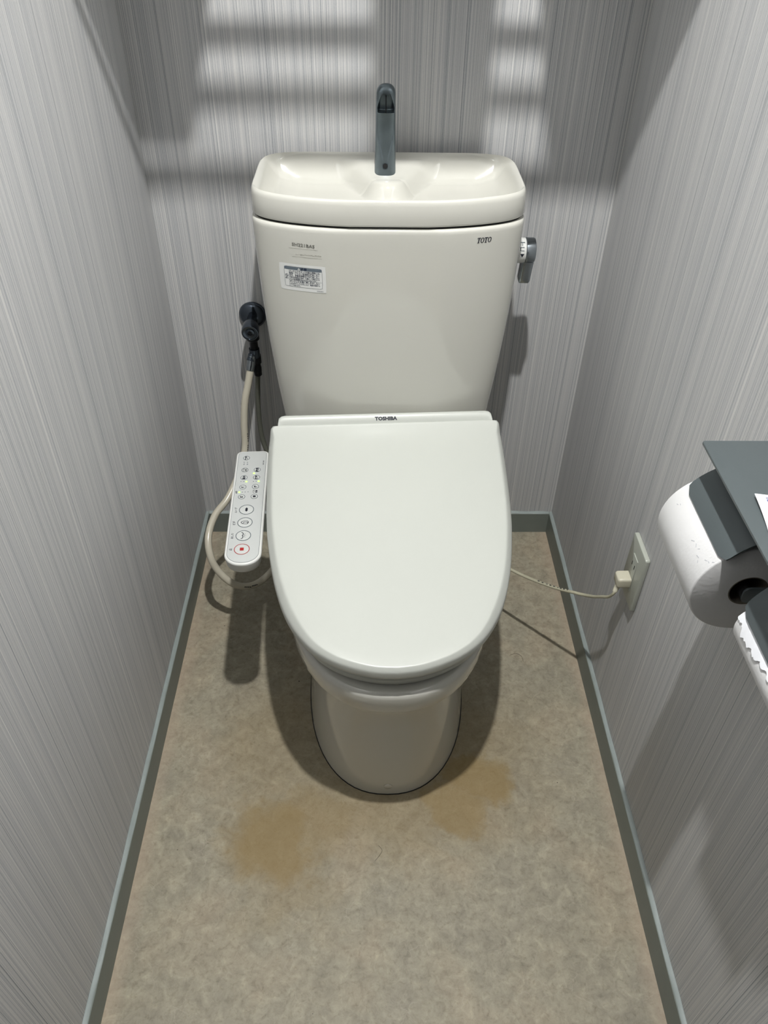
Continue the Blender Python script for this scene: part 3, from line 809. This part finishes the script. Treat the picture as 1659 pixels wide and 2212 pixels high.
# ------------------------------------------------------------------ stop valve on the back wall
val = thing('stop_valve', 'dark tarnished metal stop valve on the back wall left of the tank', 'valve', (-0.258, 0.0, 0.46))
mb = MB().lathe([(0.0265, 0.0), (0.0275, 0.002), (0.0265, 0.006), (0.0215, 0.011), (0.0150, 0.0145), (0.0110, 0.0155), (0.0, 0.0155)], (-0.2575, 0.0, 0.5800), (0, -1, 0), 40, cap0=False, cap1=False)
link('wall_flange', mb, 'valve_metal', val, angle=60)
ax = Vector((0.03, -1, -0.10))
mb = MB().lathe([(0.0085, 0.0), (0.0095, 0.010), (0.0095, 0.018), (0.0125, 0.024), (0.0155, 0.034), (0.0168, 0.048), (0.0168, 0.058), (0.0158, 0.0605), (0.0145, 0.0605), (0.0140, 0.0585), (0.0090, 0.0580), (0.0085, 0.0600), (0.0050, 0.0605), (0.0046, 0.0580), (0.0, 0.0580)], (-0.2575, -0.010, 0.5805), ax, 36, cap0=False, cap1=False)
link('valve_body', mb, 'valve_metal', val, angle=45)
mb = MB().lathe([(0.0, 0.0), (0.0038, 0.0), (0.0034, 0.0012), (0.0, 0.0016)], (-0.2575+0.03*0.058, -0.010-0.0578, 0.5805-0.0059), ax, 16, cap0=False, cap1=False)
link('valve_screw', mb, 'valve_dark', val)
mb = MB().lathe([(0.008, 0.0), (0.0085, 0.012), (0.0125, 0.0135), (0.0128, 0.024), (0.0105, 0.026), (0.0085, 0.030), (0.0085, 0.048), (0.0, 0.048)], (-0.2560, -0.042, 0.572), (0.02, 0.02, -1), 6 * 4, cap0=False, cap1=False)
link('lower_nut', mb, 'valve_dark', val)
mb = MB().lathe([(0.0, 0.0), (0.0105, 0.0), (0.0110, 0.004), (0.0110, 0.018), (0.0, 0.018)], (-0.2555, -0.042, 0.527), (0, 0, -1), 24, cap0=False, cap1=False)
mb.lathe([(0.009, 0.0), (0.009, 0.014), (0.0, 0.014)], (-0.2590, -0.046, 0.515), (-0.25, -0.55, -0.7), 20, cap0=False, cap1=False)
link('branch_tee', mb, 'valve_metal', val)
mb = MB().lathe([(0.0, 0.0), (0.0095, 0.0), (0.0100, 0.003), (0.0100, 0.018), (0.0078, 0.020), (0.0078, 0.026), (0.0088, 0.028), (0.0088, 0.038), (0.006, 0.040), (0.0, 0.040)], (-0.2535, -0.040, 0.512), (0, 0, -1), 6 * 4, cap0=False, cap1=False)
link('outlet_nut', mb, 'valve_dark', val)

hose = thing('bidet_hose', 'cream plastic water hose looping from the stop valve to the bidet seat', 'hose', (-0.30, -0.20, 0.09))
P = [(-.2615, -.052, .508), (-.2625, -.058, .497), (-.2705, -.068, .462), (-.2800, -.079, .423), (-.2850, -.090, .375), (-.2870, -.102, .325), (-.2985, -.130, .285), (-.3210, -.1762, .250), (-.3450, -.2150, .234), (-.3545, -.258, .214), (-.3490, -.2880, .188), (-.3365, -.3000, .160), (-.3104, -.3075, .130), (-.2845, -.3006, .112), (-.2580, -.278, .102), (-.2300, -.245, .110), (-.195, -.21, .15), (-.185, -.20, .22)]
link('hose_tube', MB().tube(P, 0.0074, 16), 'hose_cream', hose, angle=80)
mb = MB().tube([(-.2600, -.049, .513), (-.2620, -.056, .500), (-.2650, -.061, .488)], 0.0084, 16)
link('hose_ferrule', mb, 'chrome_dull', hose, angle=80)
# printed marks on the hose
mb = MB(); PP = spline(P, 6)
def mark(mb, i0, off, ln, r):
    a = PP[i0]; b = PP[i0+1]; t = (b-a).normalized()
    camd = (Vector((-0.022, -1.452, 1.316))-a).normalized(); side = t.cross(camd).normalized(); camd = side.cross(t).normalized()
    if camd.dot(Vector((0, -0.7, 0.7))) < 0: camd = -camd
    for k in range(4):
        p = a + t*(k*ln*1.5)
        nn = (camd*math.cos(off)+side*math.sin(off)).normalized(); s2 = t.cross(nn)
        q = p+nn*(r+0.0002)
        mb.add([tuple(q-s2*0.0011), tuple(q+t*ln-s2*0.0011), tuple(q+t*ln+s2*0.0011), tuple(q+s2*0.0011)], [(0, 1, 2, 3)])
for args in ((26, -0.9, 0.0035), (29, -0.9, 0.003), (77, 0.2, 0.0028), (80, 0.2, 0.0025)):
    mb = MB(); mark(mb, *args, 0.0074); link('printed_mark', mb, 'print_dark', hose, smooth=False)['kind'] = 'stuff'
P2 = [(-.2530, -.040, .476), (-.2550, -.0440, .450), (-.2580, -.0520, .400), (-.2575, -.0600, .350), (-.2510, -.0700, .310), (-.232, -.085, .275), (-.200, -.10, .275), (-.165, -.11, .32), (-.155, -.115, .398)]
gh = thing('tank_hose', 'thin grey braided hose running down from the valve behind the cream hose', 'hose', (-0.255, -0.05, 0.27))
link('braided_tube', MB().tube(P2, 0.0052, 12), 'hose_grey', gh, angle=80)
link('end_nut', MB().lathe([(0.0, 0.0), (0.0075, 0.0), (0.0080, 0.003), (0.0080, 0.014), (0.0055, 0.017), (0.0, 0.017)], (-.2530, -.040, .480), (0, 0, -1), 24, cap0=False, cap1=False), 'valve_dark', gh)

# ------------------------------------------------------------------ wall outlet, plug and cord
OY, OZ = -0.5330, 0.3885
out = thing('wall_outlet', 'cream wall outlet plate on the right wall below the paper holder', 'outlet', (H, OY, OZ-0.06))
link('cover_plate', MB().rbox((H-0.0042, OY, OZ), (0.0084, 0.0705, 0.1185), 0.004, 0.0022, axis=0), 'outlet_cream', out)
ins = link('socket_insert', MB().rbox((H-0.0088, OY, OZ), (0.0024, 0.0235, 0.067), 0.001, 0.0005, axis=0), 'outlet_cream', out)
for dz in (0.0165, -0.0165):
    for dy in (-0.0062, 0.0062):
        link('slot', MB().rbox((H-0.0101, OY+dy, OZ+dz), (0.0005, 0.0018, 0.008), 0.0003, 0.0001, axis=0), 'dark_hole', ins)
PLZ = OZ-0.0165
cord = thing('power_cord', 'cream power cord plugged into the wall outlet and drooping to the seat', 'power cord', (0.36, -0.45, 0.18))
mb = MB(); rings = []
for x, hy, hz in ((H-0.0098, .0110, .0085), (H-0.0104, .0125, .0100), (H-0.020, .0125, .0100), (H-0.0285, .0125, .0098), (H-0.0315, .0108, .0082), (H-0.0322, .009, .007)):
    rings.append([(x, OY+hy*sup(math.cos(2*PI*(i+.5)/32), 6), PLZ+hz*sup(math.sin(2*PI*(i+.5)/32), 6)) for i in range(32)][::-1])
mb.loft(rings); link('plug', mb, 'plug_cream', cord)
mb = MB().tube([(H-0.026, OY-0.002, PLZ-0.006), (H-0.0285, OY-0.0045, PLZ-0.014), (H-0.0320, OY-0.0085, PLZ-0.0215)], lambda t: 0.0052-0.0012*t, 14)
link('strain_relief', mb, 'plug_cream', cord)
P = [(H-0.0312, OY-0.0075, PLZ-0.0195), (.3868, -.5420, .3460), (.3840, -.5330, .3290), (.3810, -.5135, .3082), (.3780, -.4900, .2830), (.3720, -.4625, .2575), (.3573, -.4423, .2431), (.3320, -.4091, .2208), (.2967, -.3673, .2006), (.2635, -.3313, .1901), (.225, -.29, .186), (.17, -.23, .20), (.14, -.18, .26)]
link('cable', MB().tube(P, 0.0034, 10, flat=0.75), 'cord_cream', cord, angle=80)
mb = MB(); PP = spline(P, 6)
for k in range(9):
    i = 38+k*1
    a = PP[i]; t = (PP[i+1]-PP[i]).normalized(); nn = Vector((0, -0.3, 0.95)); nn = (nn-t*nn.dot(t)).normalized(); s2 = t.cross(nn)
    ln = 0.0045 if k % 3 else 0.0025
    q = a+nn*0.0036
    mb.add([tuple(q-s2*0.0007), tuple(q+t*ln-s2*0.0007), tuple(q+t*ln+s2*0.0007), tuple(q+s2*0.0007)], [(0, 1, 2, 3)])
link('printed_mark', mb, 'print_dark', cord, smooth=False)['kind'] = 'stuff'

# ------------------------------------------------------------------ double paper holder on the right wall, rolls, note
AX, AZ = 0.356, 0.743
hol = thing('paper_holder', 'dark grey metal double paper holder with a shelf plate on the right wall', 'paper holder', (H, -0.94, 0.70))
YH0, YH1 = -0.798, -1.085
link('shelf_plate', MB().rbox((0.3685, (YH0+YH1)/2, 0.8450), (0.103, YH0-YH1, 0.0030), 0.003, 0.0006), 'holder_paint', hol)
link('back_plate', MB().rbox((H-0.0015, (YH0+YH1)/2, 0.790), (0.003, YH0-YH1-0.01, 0.112), 0.003, 0.0006, axis=0), 'holder_paint', hol)
def flap(p0, p1, p2, ya, yb, r=0.012):
    n = 18; m_ = 14; th = 0.0016
    top = []; 
    for k in range(n+1):
        t = k/n
        x = (1-t)**2*p0[0]+2*t*(1-t)*p1[0]+t*t*p2[0]; z = (1-t)**2*p0[1]+2*t*(1-t)*p1[1]+t*t*p2[1]
        dx = 2*(1-t)*(p1[0]-p0[0])+2*t*(p2[0]-p1[0]); dz = 2*(1-t)*(p1[1]-p0[1])+2*t*(p2[1]-p1[1]); l = math.hypot(dx, dz)
        arc = t*math.hypot(p2[0]-p0[0], p2[1]-p0[1])*1.08
        ins_ = r-math.sqrt(max(0, r*r-(r-arc)**2)) if arc < r else 0
        row = []
        for j in range(m_+1):
            y = ya-ins_+((yb+ins_)-(ya-ins_))*j/m_
            row.append((x, y, z, dz/l, -dx/l))
        top.append(row)
    rings = []
    for row in top:
        up_ = [(x-nx*0, y, z) for x, y, z, nx, nz in row]; lo_ = [(x+nx*th, y, z+nz*th) for x, y, z, nx, nz in reversed(row)]
        rings.append(up_+lo_)
    return MB().loft(rings)
f1 = link('cover_flap', flap((0.3150, 0.7865), (0.3370, 0.8260), (0.4140, 0.8330), -0.8005, -0.9170), 'holder_paint', hol, angle=40)
f2 = link('cover_flap', flap((0.3290, 0.7620), (0.3410, 0.8080), (0.4140, 0.8330), -0.9520, -1.0700), 'holder_paint', hol, angle=40)
for ya, yb in ((-0.7865, -0.9165), (-0.9450, -1.0750)):
    for yy in (ya, yb):
        sg = -1 if yy == ya else 1
        mb = MB().rbox((H-0.036, yy, AZ), (0.072, 0.0026, 0.020), 0.006, 0.0005, axis=1)
        link('side_arm', mb, 'holder_paint', hol)
    link('spindle', MB().lathe([(0.0, 0.0), (0.0075, 0.0), (0.0075, ya-yb-0.004), (0.0, ya-yb-0.004)], (AX, ya-0.002, AZ-0.004), (0, -1, 0), 18, cap0=False, cap1=False), 'dark_hole', hol)
def roll(label, y0, y1, r, cz):
    t = thing('toilet_roll', label, 'toilet roll', (AX, (y0+y1)/2, cz-r), group='toilet rolls in the double holder')
    wd = y0-y1
    mb = MB().lathe([(0.0195, 0.0), (r-0.0016, 0.0), (r, 0.0014), (r, wd-0.0014), (r-0.0016, wd), (0.0195, wd)], (AX, y0, cz), (0, -1, 0), 72, cap0=False, cap1=False)
    link('paper', mb, 'paper', t, angle=50)
    mb = MB().lathe([(0.0195, 0.0), (0.0183, 0.0), (0.0183, wd), (0.0195, wd)], (AX, y0, cz), (0, -1, 0), 40, cap0=False, cap1=False)
    link('core', mb, 'core_card', t, angle=50)
    return t
r1 = roll('full white toilet roll under the far flap of the double holder', -0.7935, -0.9110, 0.0575, AZ)
r2 = roll('nearly used white toilet roll under the near flap of the double holder', -0.9535, -1.0660, 0.0290, AZ)
# small perforation marks on the full roll
mb = MB()
for a, y, ln, tw in ((2.62, -0.868, .005, .6), (2.60, -0.876, .004, -.5), (2.58, -0.882, .003, .9), (2.66, -0.889, .005, .2), (2.70, -0.894, .003, -.6), (2.55, -0.9, .004, .5), (2.52, -0.904, .003, 0), (2.45, -0.9075, .003, .8), (2.60, -0.812, .003, .4), (2.55, -0.815, .002, -.3)):
    rr = 0.0577
    def rp(da, dy): return (AX+rr*math.cos(a+da), y+dy, AZ+rr*math.sin(a+da))
    c, s_ = math.cos(tw), math.sin(tw); h = ln/2; q = 0.0004
    mb.add([rp((-h*s_-q*c)/rr, -h*c+q*s_), rp((h*s_-q*c)/rr, h*c+q*s_), rp((h*s_+q*c)/rr, h*c-q*s_), rp((-h*s_+q*c)/rr, -h*c-q*s_)], [(0, 1, 2, 3)])
link('torn_mark', mb, 'paper_shade', r1, smooth=False)['kind'] = 'stuff'
# ragged torn end hanging below the near flap
mb = MB(); v = []; n = 90; rr = 0.0300
jag = 0.0
for k in range(n+1):
    y = -0.9545-0.111*k/n
    jag = 0.72*jag+random.uniform(-.0014, .0014)
    env = 1.0 if k < 45 else 0.25
    a0 = 2.35; a1 = 2.78+(0.006*math.exp(-((k-22)/16)**2)+jag*env+0.0016*math.sin(k*0.55))/rr
    v += [(AX+rr*math.cos(a0), y, AZ+rr*math.sin(a0)), (AX+(rr+0.0004)*math.cos((a0+a1)/2), y, AZ+(rr+0.0004)*math.sin((a0+a1)/2)), (AX+(rr+0.0009)*math.cos(a1), y, AZ+(rr+0.0009)*math.sin(a1))]
f = []
for k in range(n): f += [(3*k, 3*k+3, 3*k+4, 3*k+1), (3*k+1, 3*k+4, 3*k+5, 3*k+2)]
mb.add(v, f); link('torn_end', mb, 'paper_torn', r2)
# handwritten note lying on the shelf plate
mb = MB(); v = []; f = []
a = Vector((0.3365, -0.8880)); ex = Vector((0.99, -0.03)); ey = Vector((-0.19, -0.98)) 
NX_, NY_ = 8, 10
def note_p(u, t, lift=0.0):
    p = a + ex*u + Vector((-0.055*t - 1.2*t*t*0.6, -t*0.95))
    z = 0.8472+0.0035*max(0, 1-u/0.03)*max(0, 1-t/0.06)+0.0010*math.sin(t*60)*0.3+lift
    return (p.x, p.y, z)
for j in range(NY_+1):
    for i in range(NX_+1): v.append(note_p(0.070*i/NX_, 0.10*j/NY_))
for j in range(NY_):
    for i in range(NX_):
        q = j*(NX_+1)+i; f.append((q, q+1, q+NX_+2, q+NX_+1))
nb = [(x, y, z-0.0005) for x, y, z in v]; o_ = len(v)
mb.add(v+nb, f+[tuple(o_+i for i in reversed(q)) for q in f])
nt_ = thing('paper_note', 'white paper note with blue handwriting on the dark shelf plate', 'note', (0.365, -0.935, 0.847))
link('sheet', mb, 'note_paper', nt_)
mb = MB()
mb.text('己', 0.008, lambda u, v: note_p(0.0125+u, 0.0085-v, 0.0006), bold=0.01)
mb.text('中身がなくなったら', 0.0044, lambda u, v: note_p(0.029+u, 0.0185-v, 0.0006))
mb.text('この紙を', 0.0044, lambda u, v: note_p(0.027+u, 0.0270-v, 0.0006))
mb.text('下さい', 0.0044, lambda u, v: note_p(0.029+u, 0.0345-v, 0.0006))
link('handwriting', mb, 'ink_blue', nt_, smooth=False)

# ------------------------------------------------------------------ stray hairs on the floor
for nm, lab, pts in (('hair', 'short straight dark hair on the floor in front of the toilet foot', [(-0.008, -0.805, .0012), (-0.002, -0.815, .0012), (-0.014, -0.832, .0012)]),
                     ('hair', 'curled dark hair on the floor right of the toilet near the cord shadow', [(0.272, -0.395, .0012), (0.285, -0.390, .0016), (0.296, -0.398, .0014), (0.298, -0.412, .0012)])):
    tag(link(nm, MB().tube(pts, 0.0002, 5), 'hair_dark'), lab, 'hair')
